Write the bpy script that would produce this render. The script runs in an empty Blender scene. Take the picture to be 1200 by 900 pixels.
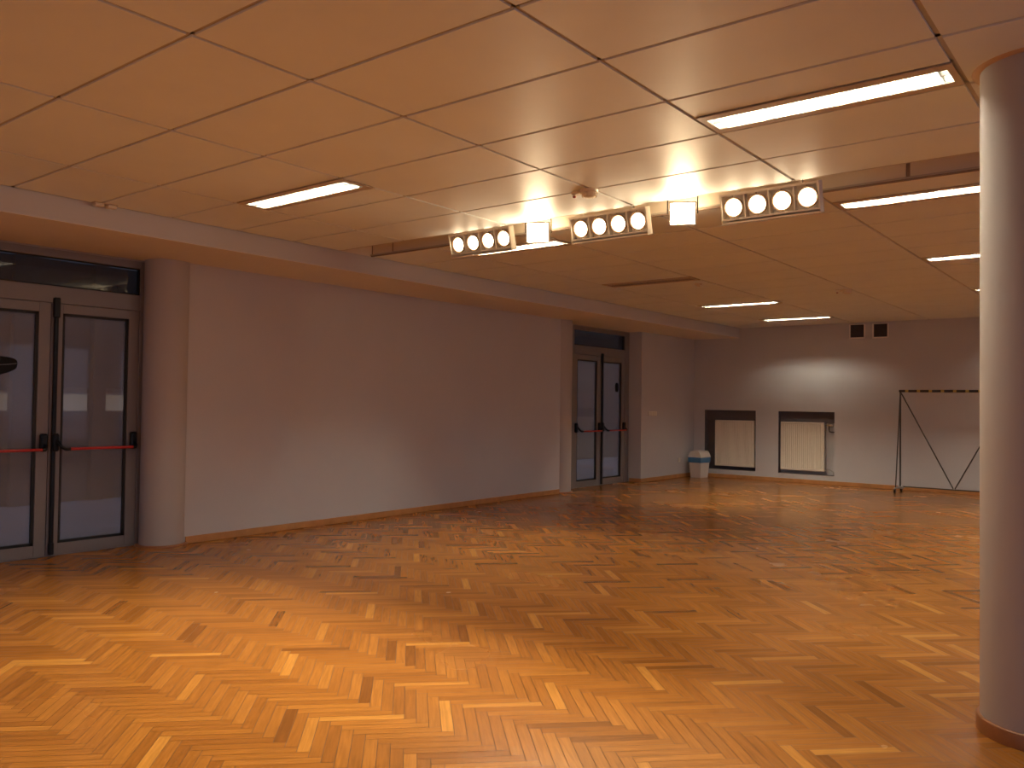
import bpy, math, random
from mathutils import Matrix, Vector
random.seed(7)
PI = math.pi
scn = bpy.context.scene
COL = scn.collection
H = 2.849          # ceiling height
XB = -0.896        # face of the dropped beam
XW = -1.821        # left wall face
XD = -2.10         # plane of the glazed doors
YB = 13.322        # back wall face
ZS = 2.67          # underside of the beam
YN, YF = 3.57, 3.98   # edges of the ceiling slot

# ------------------------------------------------------------------ materials
def new_mat(name):
    m = bpy.data.materials.new(name); m.use_nodes = True
    nt = m.node_tree
    return m, nt, nt.nodes, nt.links, nt.nodes['Principled BSDF']

def mat(name, col, rough=0.5, metal=0.0, bump=0.0, bscale=200.0, var=0.0, vscale=6.0, spec=0.5, alpha=1.0):
    m, nt, N, L, B = new_mat(name)
    B.inputs['Base Color'].default_value = (*col, 1)
    B.inputs['Roughness'].default_value = rough
    B.inputs['Metallic'].default_value = metal
    B.inputs['Specular IOR Level'].default_value = spec
    B.inputs['Alpha'].default_value = alpha
    tc = N.new('ShaderNodeTexCoord')
    if var:
        n = N.new('ShaderNodeTexNoise'); n.inputs['Scale'].default_value = vscale; n.inputs['Detail'].default_value = 5
        L.new(tc.outputs['Object'], n.inputs['Vector'])
        r = N.new('ShaderNodeValToRGB')
        r.color_ramp.elements[0].position = 0.3; r.color_ramp.elements[1].position = 0.7
        r.color_ramp.elements[0].color = (*[c * (1 - var) for c in col], 1)
        r.color_ramp.elements[1].color = (*[min(1, c * (1 + var)) for c in col], 1)
        L.new(n.outputs['Fac'], r.inputs['Fac']); L.new(r.outputs['Color'], B.inputs['Base Color'])
    if bump:
        n2 = N.new('ShaderNodeTexNoise'); n2.inputs['Scale'].default_value = bscale; n2.inputs['Detail'].default_value = 3
        L.new(tc.outputs['Object'], n2.inputs['Vector'])
        b = N.new('ShaderNodeBump'); b.inputs['Strength'].default_value = bump; b.inputs['Distance'].default_value = 0.003
        L.new(n2.outputs['Fac'], b.inputs['Height']); L.new(b.outputs['Normal'], B.inputs['Normal'])
    return m

def emit(name, col, strength):
    m, nt, N, L, B = new_mat(name)
    B.inputs['Base Color'].default_value = (0.8, 0.8, 0.8, 1)
    B.inputs['Emission Color'].default_value = (*col, 1)
    B.inputs['Emission Strength'].default_value = strength
    return m

def parquet_mat():
    m, nt, N, L, B = new_mat('oak_parquet')
    a = N.new('ShaderNodeVertexColor'); a.layer_name = 'tone'
    sep = N.new('ShaderNodeSeparateColor'); L.new(a.outputs['Color'], sep.inputs['Color'])
    uv = N.new('ShaderNodeUVMap'); uv.uv_map = 'UVMap'
    mp = N.new('ShaderNodeMapping'); mp.inputs['Scale'].default_value = (5, 75, 1)
    L.new(uv.outputs['UV'], mp.inputs['Vector'])
    g = N.new('ShaderNodeTexNoise'); g.inputs['Scale'].default_value = 1.0; g.inputs['Detail'].default_value = 4; g.inputs['Distortion'].default_value = 0.6
    L.new(mp.outputs['Vector'], g.inputs['Vector'])
    ramp = N.new('ShaderNodeValToRGB'); cr = ramp.color_ramp
    cr.elements[0].position = 0.0; cr.elements[0].color = (0.235, 0.084, 0.015, 1)
    cr.elements[1].position = 1.0; cr.elements[1].color = (0.54, 0.24, 0.050, 1)
    for p, c in ((0.15, (0.30, 0.110, 0.020)), (0.5, (0.365, 0.140, 0.026)), (0.86, (0.43, 0.172, 0.033))):
        e = cr.elements.new(p); e.color = (*c, 1)
    L.new(sep.outputs['Red'], ramp.inputs['Fac'])
    gm = N.new('ShaderNodeMapRange'); gm.inputs['From Min'].default_value = 0.3; gm.inputs['From Max'].default_value = 0.7
    gm.inputs['To Min'].default_value = 0.80; gm.inputs['To Max'].default_value = 1.12
    L.new(g.outputs['Fac'], gm.inputs['Value'])
    mul = N.new('ShaderNodeMix'); mul.data_type = 'RGBA'; mul.blend_type = 'MULTIPLY'; mul.inputs['Factor'].default_value = 1.0
    L.new(ramp.outputs['Color'], mul.inputs['A']); L.new(gm.outputs['Result'], mul.inputs['B'])
    L.new(mul.outputs['Result'], B.inputs['Base Color'])
    # worn lacquer: gloss varies in soft patches
    tc = N.new('ShaderNodeTexCoord')
    w = N.new('ShaderNodeTexNoise'); w.inputs['Scale'].default_value = 0.9; w.inputs['Detail'].default_value = 4
    L.new(tc.outputs['Object'], w.inputs['Vector'])
    wr = N.new('ShaderNodeMapRange'); wr.inputs['From Min'].default_value = 0.3; wr.inputs['From Max'].default_value = 0.7
    wr.inputs['To Min'].default_value = 0.19; wr.inputs['To Max'].default_value = 0.29
    L.new(w.outputs['Fac'], wr.inputs['Value']); L.new(wr.outputs['Result'], B.inputs['Roughness'])
    B.inputs['Specular IOR Level'].default_value = 0.36
    return m

def stripe_mat():
    m, nt, N, L, B = new_mat('black_yellow_stripes')
    tc = N.new('ShaderNodeTexCoord'); sx = N.new('ShaderNodeSeparateXYZ'); L.new(tc.outputs['Object'], sx.inputs['Vector'])
    md = N.new('ShaderNodeMath'); md.operation = 'PINGPONG'; md.inputs[1].default_value = 0.0885
    ad = N.new('ShaderNodeMath'); ad.operation = 'ADD'; ad.inputs[1].default_value = 0.077
    L.new(sx.outputs['X'], ad.inputs[0]); L.new(ad.outputs[0], md.inputs[0])
    lt = N.new('ShaderNodeMath'); lt.operation = 'LESS_THAN'; lt.inputs[1].default_value = 0.024
    L.new(md.outputs[0], lt.inputs[0])
    mx = N.new('ShaderNodeMix'); mx.data_type = 'RGBA'
    mx.inputs['A'].default_value = (0.025, 0.022, 0.02, 1); mx.inputs['B'].default_value = (0.55, 0.40, 0.10, 1)
    L.new(lt.outputs[0], mx.inputs['Factor']); L.new(mx.outputs['Result'], B.inputs['Base Color'])
    B.inputs['Roughness'].default_value = 0.4
    return m

def bin_bag_mat():
    return mat('blue_bin_bag', (0.05, 0.19, 0.42), 0.3, bump=0.5, bscale=60)

def film_glass(name, col, alpha, rough):
    m, nt, N, L, B = new_mat(name)
    B.inputs['Base Color'].default_value = (*col, 1); B.inputs['Alpha'].default_value = alpha
    B.inputs['Roughness'].default_value = rough; B.inputs['Specular IOR Level'].default_value = 0.5
    return m

M_wall = mat('lilac_grey_wall_paint', (0.57, 0.56, 0.575), 0.75, bump=0.10, bscale=350, var=0.02, vscale=1.5, spec=0.25)
M_colm = mat('lilac_grey_column_paint', (0.47, 0.435, 0.42), 0.7, bump=0.08, bscale=350, spec=0.25)
M_soff = mat('lightened_soffit_paint', (0.76, 0.70, 0.64), 0.75, spec=0.25)  # underside colour lightened to stand in for light off the floor
M_tile = mat('mineral_ceiling_tile', (0.84, 0.87, 0.86), 0.5, bump=0.22, bscale=420, var=0.02, vscale=3, spec=0.45)
M_tbar = mat('ceiling_tee_bar', (0.52, 0.46, 0.39), 0.35, spec=0.5)
M_plaster = mat('cream_recess_board', (0.76, 0.67, 0.55), 0.6, spec=0.3)
M_groove = mat('recess_joint', (0.30, 0.22, 0.17), 0.7)
M_oak = parquet_mat()
M_seam = mat('parquet_seam', (0.085, 0.032, 0.012), 0.6)
M_skirt = mat('oak_skirting', (0.52, 0.25, 0.09), 0.35, var=0.12, vscale=9)
M_ring = mat('dark_oak_ring', (0.30, 0.115, 0.04), 0.35, var=0.15, vscale=14)
M_alu = mat('grey_door_aluminium', (0.215, 0.20, 0.205), 0.42, spec=0.5)
M_alul = mat('pale_edge_bead', (0.36, 0.33, 0.32), 0.45)
M_black = mat('black_plastic', (0.008, 0.008, 0.009), 0.4, spec=0.25)
M_gasket = mat('black_rubber_gasket', (0.010, 0.009, 0.009), 0.6)
M_red = mat('red_push_bar', (0.50, 0.016, 0.012), 0.3)
M_glass = film_glass('smoked_film_door_glass', (0.235, 0.225, 0.215), 0.62, 0.04)
M_clear = film_glass('dark_clear_glass', (0.02, 0.019, 0.019), 0.80, 0.0)
M_pane = film_glass('window_pane_glass', (0.02, 0.02, 0.02), 0.07, 0.0)
M_collar = mat('brown_column_collar', (0.60, 0.40, 0.24), 0.5)
M_white = mat('white_enamel', (0.78, 0.74, 0.66), 0.4)
M_rad = mat('cream_radiator_enamel', (0.82, 0.77, 0.66), 0.35)
M_metal = mat('brushed_steel', (0.45, 0.44, 0.42), 0.35, metal=0.9)
M_niche = mat('niche_shade', (0.12, 0.10, 0.105), 0.8)  # dark tone paints the shade inside the radiator niches
M_tube_dk = mat('dark_steel_tube', (0.07, 0.062, 0.055), 0.4, metal=0.3)
M_stripe = stripe_mat()
M_refl = mat('satin_reflector', (0.90, 0.89, 0.86), 0.35, metal=0.3)
M_wall2 = mat('pale_bounce_wall_paint', (0.78, 0.70, 0.60), 0.75)  # unseen walls kept pale to bounce warm light onto the ceiling
M_louv = mat('grey_louvre', (0.42, 0.41, 0.38), 0.4, metal=0.3)
M_rim = mat('light_fitting_rim', (0.58, 0.47, 0.35), 0.4)
M_tube = emit('fluorescent_tube', (1.0, 0.93, 0.74), 360.0)
M_tube_n = emit('dim_fluorescent_tube', (1.0, 0.93, 0.72), 190.0)  # dimmer copy of the tube, set to balance light on floor and back wall
M_tube_off = mat('unlit_tube', (0.42, 0.38, 0.36), 0.3)
M_refl_off = mat('unlit_reflector', (0.40, 0.33, 0.29), 0.4)  # darker copy of the reflector, colour shaded for the unlit fitting
M_box = mat('cream_spot_box', (0.90, 0.82, 0.70), 0.4)
M_gimbal = mat('spot_gimbal', (0.50, 0.36, 0.25), 0.35, metal=0.2)
M_lens = emit('halogen_spot_lens', (1.0, 0.78, 0.50), 16.0)
M_flood = emit('halogen_flood_glass', (1.0, 0.76, 0.46), 170.0)
M_vent = mat('dark_vent_mesh', (0.045, 0.035, 0.04), 0.7)
M_ventrim = mat('pale_vent_rim', (0.82, 0.78, 0.74), 0.5)
M_bin = mat('white_bin_plastic', (0.74, 0.68, 0.62), 0.4)
M_bag = bin_bag_mat()
M_snow = mat('wet_slush_paving', (0.52, 0.55, 0.62), 0.7, var=0.15, vscale=1.2)
M_out = mat('grey_render_outside', (0.22, 0.20, 0.19), 0.8, var=0.08, vscale=2)
M_cream = emit('glowing_cream_strip', (0.95, 0.74, 0.50), 0.34)  # glow stands in for outdoor light on the cream strips
M_sticker = mat('charcoal_sticker', (0.012, 0.013, 0.015), 0.6, spec=0.15)
M_sticker2 = mat('grey_sticker_line', (0.10, 0.10, 0.105), 0.5)
M_redled = mat('red_indicator', (0.35, 0.02, 0.01), 0.3)
M_cream_pl = mat('cream_plastic', (0.78, 0.68, 0.52), 0.4)
M_brass = mat('valve_brass', (0.55, 0.45, 0.30), 0.35, metal=0.8)

# ------------------------------------------------------------------ mesh builder
class MB:
    def __init__(s): s.v, s.f, s.mi, s.sm = [], [], [], []
    def add(s, vs, fs, mi=0, smooth=False, mtx=None):
        o = len(s.v)
        s.v += [tuple(mtx @ Vector(p)) if mtx is not None else tuple(p) for p in vs]
        for f in fs: s.f.append([o + i for i in f]); s.mi.append(mi); s.sm.append(smooth)
        return s
    def box(s, x0, x1, y0, y1, z0, z1, mi=0, mtx=None, bev=0.0):
        if bev <= 0:
            vs = [(x, y, z) for x in (x0, x1) for y in (y0, y1) for z in (z0, z1)]
            fs = [(0, 1, 3, 2), (4, 6, 7, 5), (0, 4, 5, 1), (2, 3, 7, 6), (0, 2, 6, 4), (1, 5, 7, 3)]
            return s.add(vs, fs, mi, False, mtx)
        b = min(bev, (x1 - x0) / 2.01, (y1 - y0) / 2.01, (z1 - z0) / 2.01)
        # chamfered box: three inset face sets joined
        vs, idx = [], {}
        def V(p):
            k = tuple(round(c, 6) for c in p)
            if k not in idx: idx[k] = len(vs); vs.append(p)
            return idx[k]
        X, Y, Z = (x0, x1), (y0, y1), (z0, z1)
        def P(ix, iy, iz, ax):
            p = [X[ix], Y[iy], Z[iz]]; sg = [(1, -1)[ix], (1, -1)[iy], (1, -1)[iz]]
            for k in range(3):
                if k != ax: p[k] += sg[k] * b
            return V(tuple(p))
        fs = []
        for ax in range(3):
            for sd in (0, 1):
                q = []
                for a, c in ((0, 0), (1, 0), (1, 1), (0, 1)):
                    i = [0, 0, 0]; i[ax] = sd; i[(ax + 1) % 3] = a; i[(ax + 2) % 3] = c
                    q.append(P(*i, ax))
                fs.append(q if sd else q[::-1])
        for ax in range(3):      # edge chamfers along axis ax
            u, w = (ax + 1) % 3, (ax + 2) % 3
            for a in (0, 1):
                for c in (0, 1):
                    i = [0, 0, 0]; j = [0, 0, 0]
                    i[u] = j[u] = a; i[w] = j[w] = c; i[ax] = 0; j[ax] = 1
                    q = [P(*i, u), P(*j, u), P(*j, w), P(*i, w)]
                    fs.append(q if (a + c) % 2 else q[::-1])
        for ix in (0, 1):
            for iy in (0, 1):
                for iz in (0, 1):
                    q = [P(ix, iy, iz, 0), P(ix, iy, iz, 1), P(ix, iy, iz, 2)]
                    fs.append(q if (ix + iy + iz) % 2 else q[::-1])
        return s.add(vs, fs, mi, False, mtx)
    def cyl(s, p0, p1, r, n=12, mi=0, r1=None, caps=True, mtx=None):
        p0, p1 = Vector(p0), Vector(p1); d = (p1 - p0).normalized()
        a = d.orthogonal().normalized(); b = d.cross(a); r1 = r if r1 is None else r1
        vs = []
        for p, rr in ((p0, r), (p1, r1)):
            for k in range(n):
                t = 2 * PI * k / n; vs.append(p + a * rr * math.cos(t) + b * rr * math.sin(t))
        fs = [(k, (k + 1) % n, n + (k + 1) % n, n + k) for k in range(n)]
        s.add(vs, fs, mi, True, mtx)
        if caps: s.add(vs, [tuple(range(n))[::-1], tuple(range(n, 2 * n))], mi, False, mtx)
        return s
    def path(s, pts, r, n=10, mi=0):
        pts = [Vector(p) for p in pts]; vs = []; fs = []
        up = None
        for i, p in enumerate(pts):
            t = (pts[min(i + 1, len(pts) - 1)] - pts[max(i - 1, 0)]).normalized()
            if up is None: up = t.orthogonal().normalized()
            up = (up - t * up.dot(t)).normalized(); w = t.cross(up)
            for k in range(n):
                th = 2 * PI * k / n; vs.append(p + up * r * math.cos(th) + w * r * math.sin(th))
        for i in range(len(pts) - 1):
            for k in range(n):
                fs.append((i * n + k, i * n + (k + 1) % n, (i + 1) * n + (k + 1) % n, (i + 1) * n + k))
        s.add(vs, fs, mi, True)
        m_ = len(pts) - 1
        s.add(vs, [tuple(range(n))[::-1], tuple(range(m_ * n, m_ * n + n))], mi, False)
        return s
    def lathe(s, c, prof, n=48, mi=0, smooth=True, mtx=None):   # prof: list of (r, z)
        vs = []; fs = []
        for r, z in prof:
            for k in range(n):
                t = 2 * PI * k / n; vs.append((c[0] + r * math.cos(t), c[1] + r * math.sin(t), c[2] + z))
        for i in range(len(prof) - 1):
            for k in range(n):
                fs.append((i * n + k, i * n + (k + 1) % n, (i + 1) * n + (k + 1) % n, (i + 1) * n + k))
        return s.add(vs, fs, mi, smooth, mtx)
    def build(s, name, mats, parent=None, loc=None):
        me = bpy.data.meshes.new(name)
        me.from_pydata([tuple(p) for p in s.v], [], s.f)
        for m in (mats if isinstance(mats, (list, tuple)) else [mats]): me.materials.append(m)
        me.polygons.foreach_set('material_index', s.mi); me.polygons.foreach_set('use_smooth', s.sm)
        me.update()
        o = bpy.data.objects.new(name, me); COL.objects.link(o)
        if parent is not None: o.parent = parent
        if loc is not None: o.location = loc
        return o

def tag(o, label=None, cat=None, group=None, kind=None):
    if label: o['label'] = label
    if cat: o['category'] = cat
    if group: o['group'] = group
    if kind: o['kind'] = kind
    return o
def empty(name, loc=(0, 0, 0), rot=(0, 0, 0)):
    o = bpy.data.objects.new(name, None); COL.objects.link(o); o.location = loc; o.rotation_euler = rot
    o.empty_display_size = 0.1
    return o
def copy_tree(o, parent=None):
    c = o.copy(); COL.objects.link(c)
    if parent is not None: c.parent = parent
    for ch in list(o.children): copy_tree(ch, c)
    return c
def struct(o, label, cat): return tag(o, label, cat, kind='structure')

def cells(us, vs, holes):
    out = []
    for a0, a1 in zip(us[:-1], us[1:]):
        for b0, b1 in zip(vs[:-1], vs[1:]):
            ca, cb = (a0 + a1) / 2, (b0 + b1) / 2
            if not any(h[0] < ca < h[1] and h[2] < cb < h[3] for h in holes): out.append((a0, a1, b0, b1))
    return out

# ------------------------------------------------------------------ floor: herringbone oak blocks
W, n = 0.052, 7
def build_floor():
    e1 = Vector((math.sqrt(.5), math.sqrt(.5))); e2 = Vector((-math.sqrt(.5), math.sqrt(.5)))
    mb = MB(); tone = []; uvs = []
    mb.box(-2.2, 9.0, -6.0, YB, -0.04, -0.003, 1)
    tone += [(0.5, 0.5)] * 6; uvs += [[(0, 0)] * 4] * 6
    x0, x1, y0, y1 = -2.16, 9.0, -6.0, YB + 0.05
    R_ = int(22 / W)
    g = 0.0011
    def plank(i, j, horiz):
        a, b = (n, 1) if horiz else (1, n)
        c = e1 * ((i + a / 2) * W) + e2 * ((j + b / 2) * W)
        if not (x0 < c.x < x1 and y0 < c.y < y1): return
        zs = [random.gauss(0, 0.00005) for _ in range(4)]
        q = [(i * W + g, j * W + g), ((i + a) * W - g, j * W + g), ((i + a) * W - g, (j + b) * W - g), (i * W + g, (j + b) * W - g)]
        t = min(1, max(0, random.gauss(0.5, 0.23)))
        if random.random() < 0.06: t = min(1, t + 0.18)
        if random.random() < 0.04: t = max(0, t - 0.15)
        mb.add([(*(e1 * u + e2 * v), zs[k]) for k, (u, v) in enumerate(q)], [(0, 1, 2, 3)], 0)
        tone.append((t, random.random()))
        ou, ov = random.random() * 40, random.random() * 40
        L_, w_ = n * W, W
        uvs.append([(ou, ov), (ou + L_, ov), (ou + L_, ov + w_), (ou, ov + w_)] if horiz else
                   [(ou, ov + w_), (ou, ov), (ou + L_, ov), (ou + L_, ov + w_)])
    for j in range(-R_, R_):
        m0 = -j % (2 * n)
        for i in range(-R_ - (-R_ - m0) % (2 * n), R_, 2 * n):
            pass
        k = math.ceil((-R_ + j) / (2 * n))
        i = -j + 2 * n * k
        while i < R_:
            plank(i, j, True); i += 2 * n
    for i in range(-R_, R_):
        k = math.ceil((-R_ + i) / (2 * n))
        j = n - i + 2 * n * k
        while j < R_:
            plank(i, j, False); j += 2 * n
    o = mb.build('floor', [M_oak, M_seam])
    me = o.data
    ca = me.color_attributes.new('tone', 'FLOAT_COLOR', 'CORNER')
    ul = me.uv_layers.new(name='UVMap')
    buf = []; ub = []
    for p in me.polygons:
        t = tone[p.index]
        for k in range(p.loop_total):
            buf += [t[0], t[1], 0, 1]; ub += list(uvs[p.index][k])
    ca.data.foreach_set('color', buf); ul.data.foreach_set('uv', ub)
    struct(o, 'glossy orange oak herringbone parquet floor across the whole hall', 'floor')
build_floor()

# ------------------------------------------------------------------ ceiling
FIX0 = [(1.95, 2), (4.43, 1), (7.10, 0), (9.77, 1), (12.12, 2)]     # column x 0..1.2, (y centre, lit)
FIX3 = [(2.25, 2), (4.47, 1), (7.22, 1), (9.88, 1), (12.32, 2)]     # column x 3.6..4.8
FW = 0.15
def tile_field(xs, y_lo, y_hi, pitch, start, fixcols, name):
    mb = MB(); gp = 0.0120; up = 0.010
    for x0, x1 in zip(xs[:-1], xs[1:]):
        fx = fixcols.get(round(x0, 2), [])
        ys = {round(y_lo, 4), round(y_hi, 4)}
        k = math.ceil((y_lo - start) / pitch)
        while start + k * pitch < y_hi - 0.02:
            y = start + k * pitch
            if y > y_lo + 0.02 and not any(abs(y - c) < FW + 0.045 for c, _ in fx): ys.add(round(y, 4))
            k += 1
        for c, _ in fx:
            if y_lo < c < y_hi: ys |= {round(c - FW, 4), round(c + FW, 4)}
        ys = sorted(ys)
        for a, b in zip(ys[:-1], ys[1:]):
            if any(abs((a + b) / 2 - c) < 0.02 and abs(b - a - 2 * FW) < 0.01 for c, _ in fx): continue
            mb.box(x0 + gp, x1 - gp, a + gp, b - gp, H, H + 0.014)
        for a in ys:                                  # cross tees
            mb.box(x0, x1, a - 0.014, a + 0.014, H + up, H + 0.02, 1)
    for x in xs: mb.box(x - 0.014, x + 0.014, y_lo, y_hi, H + up, H + 0.02, 1)
    return mb.build(name, [M_tile, M_tbar])
xs = [XB, 0, 1.2, 2.4, 3.6, 4.8, 6.0, 7.2, 8.4, 9.0]
near = {0: FIX0, 3.6: FIX3}
c1 = tile_field(xs, -6.0, YN, 0.6, 0.0, near, 'ceiling')
struct(c1, 'tiled suspended ceiling over the near half of the hall, up to the spotlights', 'ceiling')
far = {0: FIX0, 3.6: FIX3}
c2 = tile_field(xs, YF, YB, 0.62, YF, far, 'ceiling')
struct(c2, 'tiled suspended ceiling over the far half, between the spotlights and the back wall', 'ceiling')
sl = MB()
sl.box(-2.2, 9.0, YN - 0.02, YF + 0.06, H + 0.20, H + 0.24)                        # lid of the slot
sl.box(XB - 0.03, XB + 0.001, YN, YF + 0.05, H + 0.002, H + 0.20)
for a, b in ((XB + 0.022, -0.595), (-0.575, 4.18), (4.206, 9.0)):
    sl.box(a, b, YF, YF + 0.05, H + 0.004, H + 0.20)
sl.box(XB, 9.0, YF + 0.008, YF + 0.06, H + 0.004, H + 0.20, 1)
sl.box(XB, 9.0, YF - 0.004, YF + 0.012, H - 0.002, H + 0.010, 1)
sl.box(XB, 9.0, YN - 0.012, YN + 0.002, H - 0.001, H + 0.20, 2)
o = sl.build('trim_1', [M_plaster, M_groove, M_tbar])
struct(o, 'cream boarded slot across the ceiling that holds the spotlights', 'ceiling slot')
sb = MB(); sb.box(-2.4, 9.2, -6.2, YB + 0.4, H + 0.26, H + 0.36)
o = sb.build('roof_slab', M_wall); struct(o, 'concrete slab above the tiled ceiling', 'slab')

# ------------------------------------------------------------------ beam, walls, columns
b = MB(); b.box(-2.3, XB, -6.0, YN, ZS, H); b.box(-2.3, XB, YF, YB, ZS, H); b.box(-2.3, XB, YN, YF, ZS, H)
b.box(-2.3, XB - 0.7, -6.0, YB, H, H + 0.26)
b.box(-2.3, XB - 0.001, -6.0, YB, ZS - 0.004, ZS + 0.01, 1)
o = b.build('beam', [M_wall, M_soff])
struct(o, 'long lilac-grey dropped beam running along the left wall under the ceiling', 'beam')
def wall_left(y0, y1, label):
    m_ = MB(); m_.box(-2.3, XW, y0, y1, 0, ZS)
    struct(m_.build('wall_left', M_wall), label, 'wall')
COL1 = (-1.95, 2.37); COL2 = (-1.95, 8.875); CR = 0.2
wall_left(-6.0, 0.42, 'lilac-grey wall left of the big glazed double door')
wall_left(2.275, 9.03, 'long plain lilac-grey left wall between the two glazed doors')
wall_left(11.235, YB, 'short lilac-grey wall with switches between the far door and the corner')
# back wall with two radiator niches
NI = [(-1.59, -0.565, 0.155, 1.29), (-0.13, 0.875, 0.155, 1.287)]
us = sorted({-2.3, 9.2} | {h[0] for h in NI} | {h[1] for h in NI}); vs_ = sorted({0, H + 0.26, 0.155, 1.287, 1.29})
wb = MB()
for a0, a1, b0, b1 in cells(us, vs_, NI): wb.box(a0, a1, YB, YB + 0.16, b0, b1)
wb.box(-2.3, 9.2, YB + 0.16, YB + 0.30, 0, H + 0.26)
t_ = 0.004
for x0, x1, z0, z1 in NI:    # lining carries the niche shade in its dark colour
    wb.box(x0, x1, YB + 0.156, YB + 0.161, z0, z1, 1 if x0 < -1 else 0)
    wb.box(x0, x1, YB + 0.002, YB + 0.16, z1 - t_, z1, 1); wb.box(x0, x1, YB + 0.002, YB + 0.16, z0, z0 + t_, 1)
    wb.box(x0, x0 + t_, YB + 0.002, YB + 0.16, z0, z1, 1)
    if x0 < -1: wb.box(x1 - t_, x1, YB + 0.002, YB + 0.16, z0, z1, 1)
    wb.box(x0, x1, YB + 0.10, YB + 0.16, z1 - 0.20, z1, 1)  # dark strip for the shadow below the niche top
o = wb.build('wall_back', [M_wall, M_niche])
struct(o, 'lilac-grey back wall with two recessed radiator niches', 'wall')
# walls out of view, with windows that let the dusk in
def window_unit(idx, axis, pos, a0, a1, z0, z1):
    r = empty(f'window_{idx}', (0, 0, 0))
    struct(r, f'aluminium window number {idx} behind the viewpoint', 'window')
    f = MB(); g_ = MB()
    def bx(m_, p0, p1, lo, hi, za, zb):
        if axis == 'x': m_.box(p0, p1, lo, hi, za, zb)
        else: m_.box(lo, hi, p0, p1, za, zb)
    for lo, hi, za, zb in ((a0, a0 + .06, z0, z1), (a1 - .06, a1, z0, z1), (a0, a1, z0, z0 + .06), (a0, a1, z1 - .06, z1), ((a0 + a1) / 2 - .04, (a0 + a1) / 2 + .04, z0, z1)):
        bx(f, pos + 0.05, pos + 0.12, lo, hi, za, zb)
    f.build('frame', M_alu, r)
    bx(g_, pos + 0.082, pos + 0.088, a0 + .06, a1 - .06, z0 + .06, z1 - .06); g_.build('glass_pane', M_pane, r)
WR = [(-4.8, -1.2, 0.4, 2.5), (-0.8, 2.8, 0.4, 2.5), (3.4, 7.0, 0.4, 2.5), (7.6, 11.2, 0.4, 2.5)]
WF = [(-0.6, 2.2, 0.4, 2.5), (3.6, 7.4, 0.4, 2.5)]
wr = MB(); us = sorted({-6.2, YB} | {h[0] for h in WR} | {h[1] for h in WR})
for a0, a1, b0, b1 in cells(us, [0, 0.4, 2.5, H + 0.26], WR): wr.box(9.0, 9.2, a0, a1, b0, b1)
struct(wr.build('wall_right', M_wall2), 'right wall with windows, out of view', 'wall')
wf = MB(); us = sorted({-2.3, 9.0} | {h[0] for h in WF} | {h[1] for h in WF})
for a0, a1, b0, b1 in cells(us, [0, 0.4, 2.5, H + 0.26], WF): wf.box(a0, a1, -6.2, -6.0, b0, b1)
struct(wf.build('wall_front', M_wall2), 'wall behind the viewpoint, out of view', 'wall')
k = 1
for h in WR: window_unit(k, 'x', 9.0, *h); k += 1
for h in WF: window_unit(k, 'y', -6.2, *h); k += 1

def column(c, r, z1, label, ring_h, ring_w, ring_mat, top_ring=False):
    root = empty('column', (c[0], c[1], 0))
    struct(root, label, 'column')
    m_ = MB(); m_.lathe((0, 0, 0), [(r, 0), (r, z1)], 96)
    m_.build('shaft', M_colm, root)
    m_ = MB(); m_.lathe((0, 0, 0), [(r, ring_h), (r + ring_w * .75, ring_h), (r + ring_w, ring_h - .006), (r + ring_w, 0)], 96)
    tag(m_.build('base_ring', ring_mat, root), 'brown wooden ring around the foot')
    if top_ring:
        m_ = MB(); m_.lathe((0, 0, 0), [(r, z1 - .006), (r + .028, z1 - .006), (r + .032, z1)], 96)
        tag(m_.build('ceiling_collar', M_collar, root), 'brown collar at the ceiling')
    return root
column(COL1, CR, ZS, 'lilac-grey round column beside the big glazed double door', 0.018, 0.035, M_ring)
column(COL2, CR, ZS, 'lilac-grey round column beside the far glazed double door', 0.018, 0.030, M_ring)
column((5.085, 2.36), 0.225, H, 'thick dark grey-lilac round column standing free in the near part of the hall', 0.065, 0.014, M_ring, True)

# skirting
def skirt(name, x0, x1, y0, y1, label, h=0.068):
    m_ = MB(); m_.box(x0, x1, y0, y1, 0, h, bev=0.004)
    struct(m_.build(name, M_skirt), label, 'skirting board')
skirt('baseboard_left', XW, XW + 0.014, COL1[1] + 0.16, COL2[1] - 0.16, 'light oak skirting along the long left wall between the columns')
skirt('baseboard_left', XW, XW + 0.014, 11.235, YB - 0.015, 'light oak skirting from the far door to the corner')
skirt('baseboard_left', XD + 0.05, XW + 0.014, 11.221, 11.235, 'short oak skirting on the reveal of the far door')
skirt('baseboard_back', XW, 9.0, YB - 0.014, YB, 'light oak skirting along the back wall under the radiators')

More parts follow.
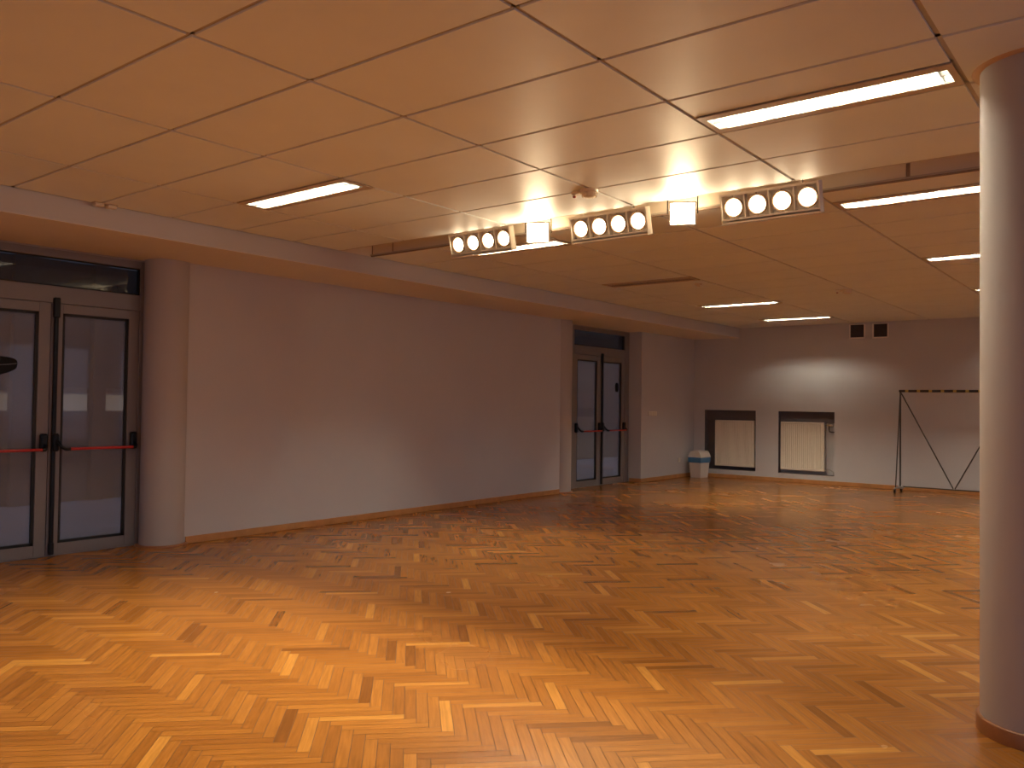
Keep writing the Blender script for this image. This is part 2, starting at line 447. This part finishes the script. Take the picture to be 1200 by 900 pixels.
# ------------------------------------------------------------------ glazed double doors
def glazed_door(idx, y_lo, y_hi, f_lo, mid, lw, label, sticker):
    """frame fills y_lo..y_hi, leaves meet at mid, leaf width lw"""
    root = empty(f'door_{idx}', (XD, mid, 0)); struct(root, label, 'door')
    lo, hi = y_lo - mid, y_hi - mid; top = ZS - 0.006
    a, c = mid - lw - mid, lw                      # leaf extents in local y: -lw..lw
    zt0, zt1 = 2.335, 2.585; zl = 2.185
    f = MB()
    f.box(-0.05, 0.03, lo, -lw - 0.004, 0, top, bev=0.003)
    f.box(-0.05, 0.03, lw + 0.004, hi, 0, top, bev=0.003)
    f.box(-0.05, 0.03, -lw - 0.004, lw + 0.004, zl + 0.004, zt0, bev=0.003)
    f.box(-0.05, 0.03, -lw - 0.004, lw + 0.004, zt1, top, bev=0.003)
    f.box(-0.04, 0.02, -lw, lw, 0.0, 0.006)
    f.build('door_frame', M_alu, root)
    m_ = MB(); m_.box(0.031, 0.036, hi - 0.012, hi, 0, top); m_.box(0.031, 0.036, lo, hi, top - 0.012, top)
    tag(m_.build('edge_bead', M_alul, root), 'pale bead around the door frame')
    t = MB(); t.box(-0.012, -0.006, -lw, lw, zt0, zt1)
    tr = t.build('transom_glass', M_clear, root); tag(tr, 'dark clear glass above the door leaves')
    gk = MB(); w = 0.012
    gk.box(-0.005, 0.012, -lw - 0.003, lw + 0.003, zt0, zt0 + w); gk.box(-0.005, 0.012, -lw - 0.003, lw + 0.003, zt1 - w, zt1)
    gk.box(-0.005, 0.012, -lw - 0.003, -lw + w, zt0, zt1); gk.box(-0.005, 0.012, lw - w, lw + 0.003, zt0, zt1)
    gk.build('gasket', M_gasket, tr)
    st = 0.095                                     # stile width
    for s in (0, 1):
        y0, y1 = (-lw, -0.003) if s == 0 else (0.003, lw)
        lf = MB()
        g0, g1, gz0, gz1 = y0 + st, y1 - st, 0.105, 2.105
        lf.box(-0.03, 0.024, y0, g0, 0.008, zl, bev=0.002); lf.box(-0.03, 0.024, g1, y1, 0.008, zl, bev=0.002)
        lf.box(-0.03, 0.024, g0, g1, 0.008, gz0, bev=0.002); lf.box(-0.03, 0.024, g0, g1, gz1, zl, bev=0.002)
        leaf = lf.build('door_leaf', M_alu, root)
        gl = MB(); gl.box(-0.010, -0.004, g0, g1, gz0, gz1)
        tag(gl.build('glass_pane', M_glass, leaf), 'smoky grey glass pane')
        q = 0.024; gk = MB()
        for A in ((g0, g0 + q, gz0, gz1), (g1 - q, g1, gz0, gz1), (g0, g1, gz0, gz0 + q), (g0, g1, gz1 - q, gz1)): gk.box(-0.003, 0.014, *A)
        tag(gk.build('gasket', M_gasket, leaf), 'black rubber gasket around the glass')
        # panic hardware
        zb = 0.925
        bar = MB(); bar.cyl((0.115, y0 + 0.10, zb), (0.115, y1 - 0.075, zb), 0.0125, 14)
        tag(bar.build('push_bar', M_red, leaf), 'red panic push bar')
        ha = MB(); yc = y0 + 0.045
        ha.box(0.024, 0.075, yc - 0.028, yc + 0.028, zb - 0.02, zb + 0.135, bev=0.012)
        ha.path([(0.05, yc, zb + 0.09), (0.085, yc + 0.012, zb + 0.055), (0.108, yc + 0.03, zb + 0.02), (0.115, yc + 0.06, zb), (0.115, yc + 0.10, zb)], 0.015, 10)
        tag(ha.build('bar_arm', M_black, leaf), 'black curved arm of the push bar')
        hb = MB(); yc = y1 - 0.045
        hb.box(0.024, 0.078, yc - 0.028, yc + 0.028, zb - 0.02, zb + 0.135, bev=0.012)
        hb.path([(0.05, yc, zb + 0.05), (0.10, yc, zb + 0.015), (0.115, yc - 0.012, zb), (0.115, yc - 0.035, zb)], 0.017, 10)
        tag(hb.build('lock_case', M_black, leaf), 'black lock case of the push bar')
        if s == 1:
            rd = MB(); yc = y0 + 0.035
            rd.box(0.024, 0.052, yc - 0.017, yc + 0.017, 0.05, 2.17, bev=0.006)
            rd.box(0.024, 0.058, yc - 0.021, yc + 0.021, 0.015, 0.12, bev=0.008)
            rd.box(0.024, 0.058, yc - 0.028, yc + 0.028, 2.06, 2.235, bev=0.008)
            tag(rd.build('bolt_rod', M_black, leaf), 'black vertical bolt rod with end covers')
        if sticker and sticker[0] == s:
            _, sy, sz, sw, sh, fancy = sticker
            sk = MB(); N_ = 40; yc = sy - mid
            pts = [(0.0, yc, sz)]
            for i in range(N_):
                th = 2 * PI * i / N_; e = 3.0
                cy = math.copysign(abs(math.cos(th)) ** (2 / e), math.cos(th)); cz = math.copysign(abs(math.sin(th)) ** (2 / e), math.sin(th))
                ww = sw / 2 * (1 - 0.10 * (0.5 - 0.5 * cz))
                pts.append((-0.0025, yc + ww * cy, sz + sh / 2 * cz))
            pts[0] = (-0.0025, yc, sz)
            sk.add(pts, [(0, 1 + i, 1 + (i + 1) % N_) for i in range(N_)], 0)
            if fancy:
                sk.add([(-0.0024, yc + 0.05, sz - sh * .46), (-0.0024, yc + 0.15, sz - sh * .40), (-0.0024, yc + 0.055, sz - sh * .66)], [(0, 2, 1)], 0)
                up = []; dn = []
                for i in range(17):
                    u = -1 + i / 8; zz = sz - 0.012 + 0.018 * (u * u) + 0.006
                    up.append((-0.0018, yc + u * sw * .46, zz + 0.004)); dn.append((-0.0018, yc + u * sw * .46, zz - 0.004))
                for i in range(16): sk.add([dn[i], dn[i + 1], up[i + 1], up[i]], [(0, 1, 2, 3)], 1)
            tag(sk.build('sticker', [M_sticker, M_sticker2], leaf), 'charcoal sticker on the glass')
    return root
glazed_door(1, 0.42, 2.275, 0, 1.385, 0.785, 'big grey glazed double door beside the nearer wall column', (0, 0.945, 1.64, 0.40, 0.135, True))
glazed_door(2, 9.03, 11.221, 0, 10.275, 0.80, 'far grey glazed double door in a recess near the corner', (1, 10.86, 1.67, 0.13, 0.16, False))

# ------------------------------------------------------------------ outdoors beyond the doors
g_ = MB(); g_.box(-16, -2.3, -8, 24, -0.12, -0.03); g_.box(-16, 60, -60, -6.2, -0.12, -0.03, 1); g_.box(9.2, 60, -6.2, 24, -0.12, -0.03, 1)  # last two slabs lie unseen, added pale to bounce daylight indoors
struct(g_.build('ground', [M_snow, M_snow]), 'pale wet paving outside beyond the glass doors', 'ground')
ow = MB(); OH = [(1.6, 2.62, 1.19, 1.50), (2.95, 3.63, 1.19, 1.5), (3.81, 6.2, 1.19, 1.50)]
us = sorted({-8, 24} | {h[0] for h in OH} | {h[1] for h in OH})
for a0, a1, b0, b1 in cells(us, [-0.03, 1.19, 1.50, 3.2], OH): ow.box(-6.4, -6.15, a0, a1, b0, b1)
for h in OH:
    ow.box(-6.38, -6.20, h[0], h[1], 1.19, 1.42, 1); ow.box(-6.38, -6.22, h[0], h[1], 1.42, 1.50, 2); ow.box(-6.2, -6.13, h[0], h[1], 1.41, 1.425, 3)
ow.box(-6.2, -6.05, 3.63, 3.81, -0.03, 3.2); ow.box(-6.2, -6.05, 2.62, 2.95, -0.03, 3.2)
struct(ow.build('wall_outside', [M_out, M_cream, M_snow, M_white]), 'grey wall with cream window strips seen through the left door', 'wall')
cp = MB(); cp.box(-3.7, -2.3, -8, 24, 3.0, 3.2)
struct(cp.build('roof_canopy', M_out), 'dark canopy outside above the glass doors', 'roof')

# ------------------------------------------------------------------ recessed fluorescent lights
def make_light(lit, tube_mat, length=1.2):
    r = empty('ceiling_light')
    hw = length / 2 - 0.008; aw, al = 0.082, hw - 0.03
    f = MB()
    f.box(-hw, hw, -FW + 0.008, -aw, -0.004, 0.002); f.box(-hw, hw, aw, FW - 0.008, -0.004, 0.002)
    f.box(-hw, -al, -aw, aw, -0.004, 0.002); f.box(al, hw, -aw, aw, -0.004, 0.002)
    f.build('rim', M_rim, r)
    t = MB()                                               # trough: inner walls and lid
    prof = [(-aw, 0.0), (-aw, 0.05), (-0.066, 0.112), (0.066, 0.112), (aw, 0.05), (aw, 0.0)]
    vs = [(x, y, z) for x in (-al, al) for y, z in prof]
    m_ = len(prof)
    t.add(vs, [(i, i + 1, m_ + i + 1, m_ + i) for i in range(m_ - 1)] + [tuple(range(m_)), tuple(range(2 * m_ - 1, m_ - 1, -1))])
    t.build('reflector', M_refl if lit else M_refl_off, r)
    l = MB()
    l.box(-al, al, -0.004, 0.004, 0.002, 0.026)
    nf = 26
    for i in range(1, nf):
        x = -al + 2 * al * i / nf
        l.box(x - 0.0009, x + 0.0009, -aw, aw, 0.004, 0.034)
    l.build('louvre', M_louv if lit else M_rim, r)
    for y in (-0.042, 0.042):
        u = MB(); u.cyl((-al + .045, y, 0.076), (al - .045, y, 0.076), 0.0145, 10)
        tb = u.build('tube', tube_mat, r)
        for s in (-1, 1):
            e_ = MB(); e_.cyl((s * (al - .045), y, 0.076), (s * (al - .012), y, 0.076), 0.017, 10); e_.build('lamp_holder', M_white, tb)
    return r
GL = 'recessed fluorescent ceiling lights'
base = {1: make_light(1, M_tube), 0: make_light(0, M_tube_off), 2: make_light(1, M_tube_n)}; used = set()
def put_light(x, y, lit, label):
    o = base[lit] if lit not in used else copy_tree(base[lit])
    used.add(lit); o.location = (x, y, H + 0.001)
    tag(o, label, 'ceiling light', GL)
L0 = ['lit strip light on the door-wall side, nearest the big glazed double door', 'lit strip light partly hidden behind the spotlight box nearest the door wall', 'unlit grey strip light in the far ceiling',
      'lit strip light above the radiators, second from the back wall', 'lit strip light in front of the radiators, nearest the back wall']
L3 = ['large lit strip light on the near side of the spotlights, beside the thick round column', 'lit strip light just beyond the spotlight boxes, running behind the thick round column', 'lit strip light beside the thick round column, second beyond the spotlights',
      'lit strip light beside the thick round column, third beyond the spotlights', 'tiny lit strip light beside the thick round column, nearest the goal frame']
for (y, l), t in zip(FIX0, L0): put_light(0.6, y, l, t)
for (y, l), t in zip(FIX3, L3): put_light(4.2, y, l, t)

# ------------------------------------------------------------------ halogen spot boxes and floods on a rail in the slot
rl = MB(); rl.box(0.1, 4.1, 3.80, 3.84, H + 0.10, H + 0.135); 
for x in (0.3, 1.5, 2.7, 3.9): rl.box(x - .015, x + .015, 3.81, 3.83, H + 0.135, H + 0.20)
tag(rl.build('lighting_rail', M_white), 'white rail in the ceiling slot carrying the spotlights', 'rail')
def make_spot_box():
    r = empty('spotlight_box'); w, h, d, t = 0.345, 0.098, 0.07, 0.010
    f = MB()
    f.box(-w, w, 0, d, h - t, h); f.box(-w, w, -0.006, d, -h - 0.012, -h + t)
    f.box(-w, -w + t, 0, d, -h, h); f.box(w - t, w, 0, d, -h, h); f.box(-w, w, d - t, d, -h, h)
    f.box(-w, w, -0.004, 0.006, h - 0.016, h); f.box(-w, w, -0.006, 0.004, -h, -h + 0.022)
    for i in (-1, 0, 1): f.box(i * w / 2 - 0.004, i * w / 2 + 0.004, 0.006, d - t, -h + t, h - t)
    f.build('box_frame', M_box, r)
    for x in (-0.22, 0.22):
        s = MB(); s.box(x - 0.012, x + 0.012, 0.02, 0.045, h, h + 0.16); s.build('hanger', M_white, r)
    for i in range(4):
        x = (-1.5 + i) * w / 2
        a = Matrix.Translation((x, 0.018, 0.0)) @ Matrix.Rotation(PI / 2, 4, 'X')
        g = MB(); g.lathe((0, 0, 0), [(0.072, -0.012), (0.072, 0.006), (0.064, 0.006), (0.058, -0.010)], 32, mtx=a)
        g.lathe((0, 0, 0), [(0.058, -0.010), (0.050, -0.035), (0.02, -0.046)], 24, mtx=a)
        gm = g.build('gimbal_lamp', M_gimbal, r)
        l = MB(); N_ = 28
        l.add([(0, 0, -0.004)] + [(0.058 * math.cos(2 * PI * k / N_), 0.058 * math.sin(2 * PI * k / N_), -0.004) for k in range(N_)],
              [(0, 1 + k, 1 + (k + 1) % N_) for k in range(N_)], 0, False, a)
        tag(l.build('lens', M_lens, gm), 'glowing round lens')
        for s_ in (-1, 1):
            p = MB(); p.cyl((x, 0.02, s_ * 0.070), (x, 0.02, s_ * (h - t)), 0.004, 8); p.build('pivot', M_gimbal, gm)
        ld_ = bpy.data.lights.new('spot_beam', 'SPOT'); ld_.energy = SPOT_W; ld_.color = (1.0, 0.85, 0.53)
        ld_.spot_size = math.radians(73); ld_.spot_blend = 1.0; ld_.shadow_soft_size = 0.05
        lo = bpy.data.objects.new('spot_beam', ld_); COL.objects.link(lo); lo.parent = gm
        lo.location = (x, -0.012, 0.0); lo.rotation_euler = (math.radians(-75), 0, 0)
    return r
SPOT_W = 158.0
sp = make_spot_box()
for i, (x, z, t) in enumerate(((0.79, -0.075, 'cream box of four glowing spotlights in the ceiling slot, nearest the door wall'),
                               (2.095, -0.088, 'middle cream box of four glowing spotlights, between the two bright floodlights'),
                               (3.375, -0.088, 'cream box of four glowing spotlights in the ceiling slot, nearest the thick round column'))):
    o = sp if i == 0 else copy_tree(sp)
    o.location = (x, 3.70, H + z); o.rotation_euler = (math.radians(15), 0, 0)
    tag(o, t, 'spotlight', 'four-lamp spotlight boxes')
def make_flood():
    r = empty('floodlight'); hb = MB(); w, h = 0.098, 0.086
    hb.box(-w, w, 0.0, 0.012, h - 0.012, h); hb.box(-w, w, 0.0, 0.012, -h, -h + 0.012)
    hb.box(-w, -w + .012, 0, 0.012, -h, h); hb.box(w - .012, w, 0, 0.012, -h, h)
    hb.box(-w, w, 0.010, 0.07, -h, h, bev=0.012)
    for k in range(8): hb.box(-w + .02 + k * .021, -w + .026 + k * .021, 0.069, 0.09, -h + .015, h - .015)
    hb.build('housing', M_white, r)
    g = MB(); g.add([(-w + .012, 0.004, -h + .012), (w - .012, 0.004, -h + .012), (w - .012, 0.004, h - .012), (-w + .012, 0.004, h - .012)], [(0, 1, 2, 3)])
    tag(g.build('glass_front', M_flood, r), 'blazing glass front')
    g = MB(); g.add([(-0.06, 0.092, 0.025), (-0.06, 0.092, 0.055), (0.06, 0.092, 0.055), (0.06, 0.092, 0.025)], [(0, 1, 2, 3)])  # added glow panel that lights the slot face behind the lamp
    tag(g.build('rear_glow', M_flood, r), 'added glow panel behind the housing')
    b_ = MB(); b_.path([(-w - .01, 0.04, 0.0), (-w - .01, 0.04, 0.12), (-w - .01, 0.055, 0.268)], 0.005, 8)
    b_.path([(w + .01, 0.04, 0.0), (w + .01, 0.04, 0.12), (w + .01, 0.055, 0.268)], 0.005, 8)
    b_.path([(-w - .01, 0.055, 0.268), (w + .01, 0.055, 0.268)], 0.006, 8)
    b_.build('bracket', M_tube_dk, r)
    return r
fl = make_flood()
for i, (x, z, t) in enumerate(((1.425, -0.068, 'blazing floodlight between two spotlight boxes, on the door-wall side'),
                               (2.735, -0.080, 'blazing floodlight between two spotlight boxes, on the thick column side'))):
    o = fl if i == 0 else copy_tree(fl)
    o.location = (x, 3.70, H + z); o.rotation_euler = (math.radians(10), 0, math.radians(28))
    tag(o, t, 'floodlight', 'halogen floodlights in the ceiling slot')

# ------------------------------------------------------------------ small ceiling fittings
sd = empty('smoke_detector', (2.38, 3.0, H)); tag(sd, 'domed smoke detector with a red indicator, between tiles above the floodlights', 'smoke detector')
m_ = MB(); m_.lathe((0, 0, 0), [(0.062, 0), (0.062, -0.014), (0.056, -0.02), (0.0, -0.02)], 32); m_.build('base', M_cream_pl, sd)
m_ = MB(); m_.lathe((0, 0, 0), [(0.048, -0.02), (0.048, -0.034), (0.044, -0.046), (0.030, -0.054), (0.0, -0.056)], 32)
for k_ in range(12):
    t = 2 * PI * k_ / 12; m_.box(-0.003, 0.003, 0.046, 0.052, -0.050, -0.020, mtx=Matrix.Rotation(t, 4, 'Z'))
m_.build('dome', M_cream_pl, sd)
m_ = MB(); m_.box(-0.135, -0.066, -0.03, 0.03, -0.020, 0.0, bev=0.006); m_.cyl((-0.115, -0.012, -0.02), (-0.115, -0.012, -0.034), 0.013, 14)
ib = m_.build('indicator_box', M_cream_pl, sd)
m_ = MB(); m_.lathe((-0.115, -0.012, -0.034), [(0.013, 0), (0.010, -0.008), (0.0, -0.011)], 14); tag(m_.build('indicator', M_redled, ib), 'small red indicator')
sd2 = copy_tree(sd); sd2.location = (2.36, 8.95, H); tag(sd2, 'small smoke detector in the far ceiling, well beyond the spotlights', 'smoke detector')
sn = MB(); sn.lathe((0, 0, 0), [(0.045, 0), (0.045, -0.010), (0.022, -0.016), (0.020, -0.030), (0.0, -0.032)], 24)
o = sn.build('ceiling_sensor', M_cream_pl, loc=(1.03, 7.52, H)); tag(o, 'tiny cream sensor beside the unlit strip light', 'sensor')
cl = empty('ceiling_bracket', (-0.845, 1.23, H - 0.001)); tag(cl, 'small cream twin fitting where the ceiling meets the beam, above the big glazed door', 'ceiling fitting')
m_ = MB(); m_.box(-0.03, 0.03, -0.09, 0.09, -0.006, 0.0, bev=0.002); m_.build('plate', M_rim, cl)
for y in (-0.048, 0.048):
    m_ = MB(); m_.box(-0.028, 0.028, y - 0.034, y + 0.034, -0.030, -0.006, bev=0.005); m_.build('block', M_cream_pl, cl)

# ------------------------------------------------------------------ radiators
def radiator(x0, x1, z0, z1, valve, label):
    w, h = x1 - x0, z1 - z0
    r = empty('radiator', (x0, YB + 0.02, z0)); tag(r, label, 'radiator', 'panel radiators in the back wall')
    m_ = MB(); ribs = 20; pts = []
    e = 0.022; pitch = (w - 2 * e) / ribs
    pts.append((0, 0.0)); pts.append((e, 0.0))
    for k_ in range(ribs):
        a = e + k_ * pitch
        pts += [(a + .20 * pitch, 0.0), (a + .34 * pitch, 0.011), (a + .66 * pitch, 0.011), (a + .80 * pitch, 0.0)]
    pts += [(w - e, 0.0), (w, 0.0)]
    zb, zt = 0.035, h - 0.035
    vs = [(x, y, z) for z in (zb, zt) for x, y in pts]; n_ = len(pts)
    m_.add(vs, [(i, i + 1, n_ + i + 1, n_ + i) for i in range(n_ - 1)])
    m_.box(0, w, -0.001, 0.014, 0, zb, bev=0.004); m_.box(0, w, -0.001, 0.014, zt, h, bev=0.004)
    m_.box(0, w, 0.014, 0.02, 0, h)
    m_.build('front_panel', M_rad, r)
    m_ = MB(); m_.box(0.0, w, 0.085, 0.10, 0.02, h - 0.02); m_.build('rear_panel', M_rad, r)
    m_ = MB()
    for k_ in range(32): 
        x = 0.01 + (w - 0.02) * k_ / 31; m_.box(x - 0.003, x + 0.003, 0.02, 0.085, h - 0.012, h - 0.002)
    m_.box(0, w, 0.02, 0.024, h - 0.012, h); m_.box(0, w, 0.082, 0.086, h - 0.012, h)
    m_.build('top_grille', M_rad, r)
    for x in (0.0, w - 0.006):
        m_ = MB(); m_.box(x, x + 0.006, 0.014, 0.10, 0.01, h - 0.004); m_.build('side_cover', M_rad, r)
    for x in (0.12, w - 0.12):
        m_ = MB(); m_.box(x - .015, x + .015, 0.10, 0.136, 0.1, h - 0.1); m_.build('wall_bracket', M_white, r)
    if valve:
        m_ = MB(); m_.cyl((w, 0.05, h - 0.045), (w + 0.045, 0.05, h - 0.045), 0.009, 12); m_.cyl((w + .045, 0.05, h - 0.045), (w + .06, 0.05, h - 0.045), 0.015, 12)
        m_.box(w + .06, w + .08, 0.038, 0.062, h - 0.062, h - 0.028, bev=.004)
        v = m_.build('valve', M_brass, r); tag(v, 'brass radiator valve')
        m_ = MB(); m_.cyl((w + .08, 0.05, h - 0.045), (w + .135, 0.05, h - 0.045), 0.02, 16); m_.cyl((w + .135, 0.05, h - 0.045), (w + .14, 0.05, h - 0.045), 0.016, 16)
        tag(m_.build('thermostat_head', M_white, v), 'white thermostat head')
        m_ = MB(); m_.path([(w + .07, 0.05, h - 0.06), (w + .07, 0.05, h - 0.12), (w + .075, 0.06, h - 0.16), (w + .13, 0.08, h - 0.17), (w + .17, 0.10, h - 0.17)], 0.009, 10)
        tag(m_.build('supply_pipe', M_tube_dk, r), 'dark supply pipe turning into the niche')
        m_ = MB(); m_.path([(w, 0.05, 0.045), (w + .06, 0.05, 0.045), (w + .10, 0.05, 0.03), (w + .15, 0.05, 0.0), (w + .15, 0.05, -0.06)], 0.009, 10)
        tag(m_.build('return_pipe', M_metal, r), 'bare metal return pipe at the bottom')
    return r
radiator(-1.385, -0.595, 0.222, 1.10, False, 'cream panel radiator in the niche beside the waste bin')
radiator(-0.097, 0.69, 0.222, 1.096, True, 'cream panel radiator with a brass valve, in the niche nearer the goal frame')

# ------------------------------------------------------------------ vents, switches, socket
def vent(x0, x1, z0, z1, label):
    r = empty('vent_grille', ((x0 + x1) / 2, YB, (z0 + z1) / 2)); tag(r, label, 'vent', 'square vents high on the back wall')
    w, h, t = (x1 - x0) / 2, (z1 - z0) / 2, 0.024
    m_ = MB(); m_.box(-w - t, w + t, -0.012, 0, h, h + t * .4); m_.box(-w - t, w + t, -0.012, 0, -h - t, -h)
    m_.box(-w - t, -w, -0.012, 0, -h - t, h + t * .4); m_.box(w, w + t, -0.012, 0, -h - t, h + t * .4)
    m_.build('rim', M_ventrim, r)
    m_ = MB(); m_.box(-w, w, -0.003, 0.0, -h, h)
    for k_ in range(9):
        z = -h + 2 * h * (k_ + .5) / 9
        m_.box(-w, w, -0.010, -0.003, z - 0.004, z + 0.004, mtx=Matrix.Translation((0, 0, 0)))
    tag(m_.build('slats', M_vent, r), 'dark slats')
vent(1.145, 1.368, 2.595, 2.815, 'small square dark vent high on the back wall, nearer the radiators')
vent(1.53, 1.75, 2.59, 2.812, 'small square dark vent high on the back wall, nearer the goal frame')
sw = empty('light_switch', (XW, 11.64, 1.215)); tag(sw, 'white four-gang switch plate on the wall beside the far door', 'light switch')
m_ = MB(); m_.box(0, 0.010, -0.16, 0.16, -0.042, 0.042, bev=0.004); m_.build('plate', M_white, sw)
for k_ in range(4):
    m_ = MB(); m_.box(0.010, 0.015, -0.148 + k_ * .076, -0.148 + k_ * .076 + .068, -0.032, 0.032, bev=0.002); m_.build('rocker', M_white, sw)
so = empty('wall_socket', (XW, 12.70, 0.33)); tag(so, 'small white socket low on the wall beside the waste bin', 'socket')
m_ = MB(); m_.box(0, 0.012, -0.042, 0.042, -0.042, 0.042, bev=0.004); m_.build('plate', M_white, so)
m_ = MB(); m_.lathe((0, 0, 0), [(0.026, 0.012), (0.022, 0.016), (0.020, 0.014), (0.0, 0.014)], 24, mtx=Matrix.Rotation(PI / 2, 4, 'Y')); m_.build('insert', M_white, so)

# ------------------------------------------------------------------ waste bin
bn = empty('waste_bin', (-1.555, 13.02, 0), (0, 0, math.radians(-8))); tag(bn, 'white swing-lid waste bin with a blue bag rim in the corner', 'waste bin')
def frustum(mb, w0, d0, z0, w1, d1, z1, mi=0):
    vs = [(sx * w / 2, sy * d / 2, z) for w, d, z in ((w0, d0, z0), (w1, d1, z1)) for sx, sy in ((-1, -1), (1, -1), (1, 1), (-1, 1))]
    mb.add(vs, [(0, 3, 2, 1), (4, 5, 6, 7), (0, 1, 5, 4), (1, 2, 6, 5), (2, 3, 7, 6), (3, 0, 4, 7)], mi)
m_ = MB(); frustum(m_, 0.215, 0.25, 0.0, 0.265, 0.31, 0.345); m_.build('body', M_bin, bn)
m_ = MB(); frustum(m_, 0.278, 0.324, 0.305, 0.285, 0.332, 0.385); frustum(m_, 0.272, 0.316, 0.285, 0.282, 0.328, 0.305)
tag(m_.build('bin_bag', M_bag, bn), 'blue bag folded over the rim')
m_ = MB(); prof = [(-0.142, 0.385), (-0.142, 0.41), (-0.105, 0.485), (-0.07, 0.505), (0.07, 0.505), (0.105, 0.485), (0.142, 0.41), (0.142, 0.385)]
vs = [(x, y, z) for y in (-0.165, 0.165) for x, z in prof]; k_ = len(prof)
m_.add(vs, [(i, i + 1, k_ + i + 1, k_ + i) for i in range(k_ - 1)] + [tuple(range(k_)), tuple(range(2 * k_ - 1, k_ - 1, -1))])
ld = m_.build('lid', M_bin, bn)
m_ = MB(); m_.box(-0.055, 0.055, -0.11, 0.11, 0.505, 0.512, bev=0.004); m_.build('swing_flap', M_bin, ld)

# ------------------------------------------------------------------ striped goal frame by the back wall
GY = 13.0; gx0, gx1, gz = 2.035, 3.63, 1.655
gf = empty('goal_frame', (gx0, GY, 0)); tag(gf, 'portable goal frame with a black and yellow striped crossbar by the back wall', 'goal frame')
gw = gx1 - gx0
m_ = MB(); m_.cyl((-0.02, 0, gz), (gw + 0.02, 0, gz), 0.021, 12); tag(m_.build('crossbar', M_stripe, gf), 'black crossbar with narrow yellow stripes')
for x in (0, gw):
    m_ = MB(); m_.cyl((x, 0, 0.07), (x, 0, gz), 0.014, 10); m_.build('post', M_tube_dk, gf)
    m_ = MB(); m_.cyl((x, -0.30, 0.08), (x, -0.01, gz - 0.03), 0.0095, 10); m_.build('rear_stay', M_tube_dk, gf)
    m_ = MB(); m_.box(x - 0.03, x + 0.05, -0.06, 0.10, 0.05, 0.09, bev=.006); m_.box(x - 0.015, x + 0.015, -0.36, 0.04, 0.065, 0.09, bev=.004)
    ft = m_.build('foot', M_metal, gf); tag(ft, 'grey metal foot')
    for y in (-0.34, 0.07):
        m_ = MB(); m_.cyl((x - 0.014, y, 0.034), (x + 0.014, y, 0.034), 0.034, 16); m_.build('wheel', M_black, ft)
m_ = MB(); m_.cyl((0.01, 0, gz - 0.03), (gw / 2 - 0.012, 0, 0.10), 0.0105, 10); m_.build('diagonal_brace', M_tube_dk, gf)
m_ = MB(); m_.cyl((gw - 0.01, 0, gz - 0.03), (gw / 2 + 0.012, 0, 0.10), 0.0105, 10); m_.build('diagonal_brace', M_tube_dk, gf)
m_ = MB(); m_.cyl((0.03, 0, 0.085), (gw - 0.03, 0, 0.085), 0.010, 10); m_.build('bottom_bar', M_tube_dk, gf)

# ------------------------------------------------------------------ daylight, camera, view
w = bpy.data.worlds.new('dusk'); scn.world = w; w.use_nodes = True
bg = w.node_tree.nodes['Background']; bg.inputs['Color'].default_value = (0.42, 0.52, 0.78, 1); bg.inputs['Strength'].default_value = 1.15

cam = bpy.data.cameras.new('camera'); co = bpy.data.objects.new('camera', cam); COL.objects.link(co)
R0 = Vector((0.7868113505262354, 0.6170553715816637, 0.01306013343334009))
D0 = Vector((-0.0037538196154815323, 0.025944499902381426, -0.9996563368293675))
F0 = Vector((-0.6171821510067964, 0.7864919270577609, 0.022729741564602005))
mw = Matrix((R0, -D0, -F0)).transposed().to_4x4(); mw.translation = Vector((5.512698, -1.826109, H - 1.475659))
co.matrix_world = mw
cam.sensor_fit = 'HORIZONTAL'; cam.sensor_width = 36.0; cam.lens = 980.09 * 36.0 / 1200.0
cam.clip_start = 0.05; cam.clip_end = 200
scn.camera = co
scn.view_settings.view_transform = 'Standard'; scn.view_settings.look = 'None'
scn.view_settings.exposure = 0.1; scn.view_settings.gamma = 1.0; scn.view_settings.use_curve_mapping = False
scn.cycles.use_denoising = True; scn.cycles.denoiser = 'OPENIMAGEDENOISE'; scn.cycles.denoising_prefilter = 'ACCURATE'
scn.cycles.max_bounces = 10; scn.cycles.diffuse_bounces = 6; scn.cycles.transparent_max_bounces = 12
scn.cycles.sample_clamp_indirect = 4.0; scn.cycles.caustics_reflective = False; scn.cycles.caustics_refractive = False
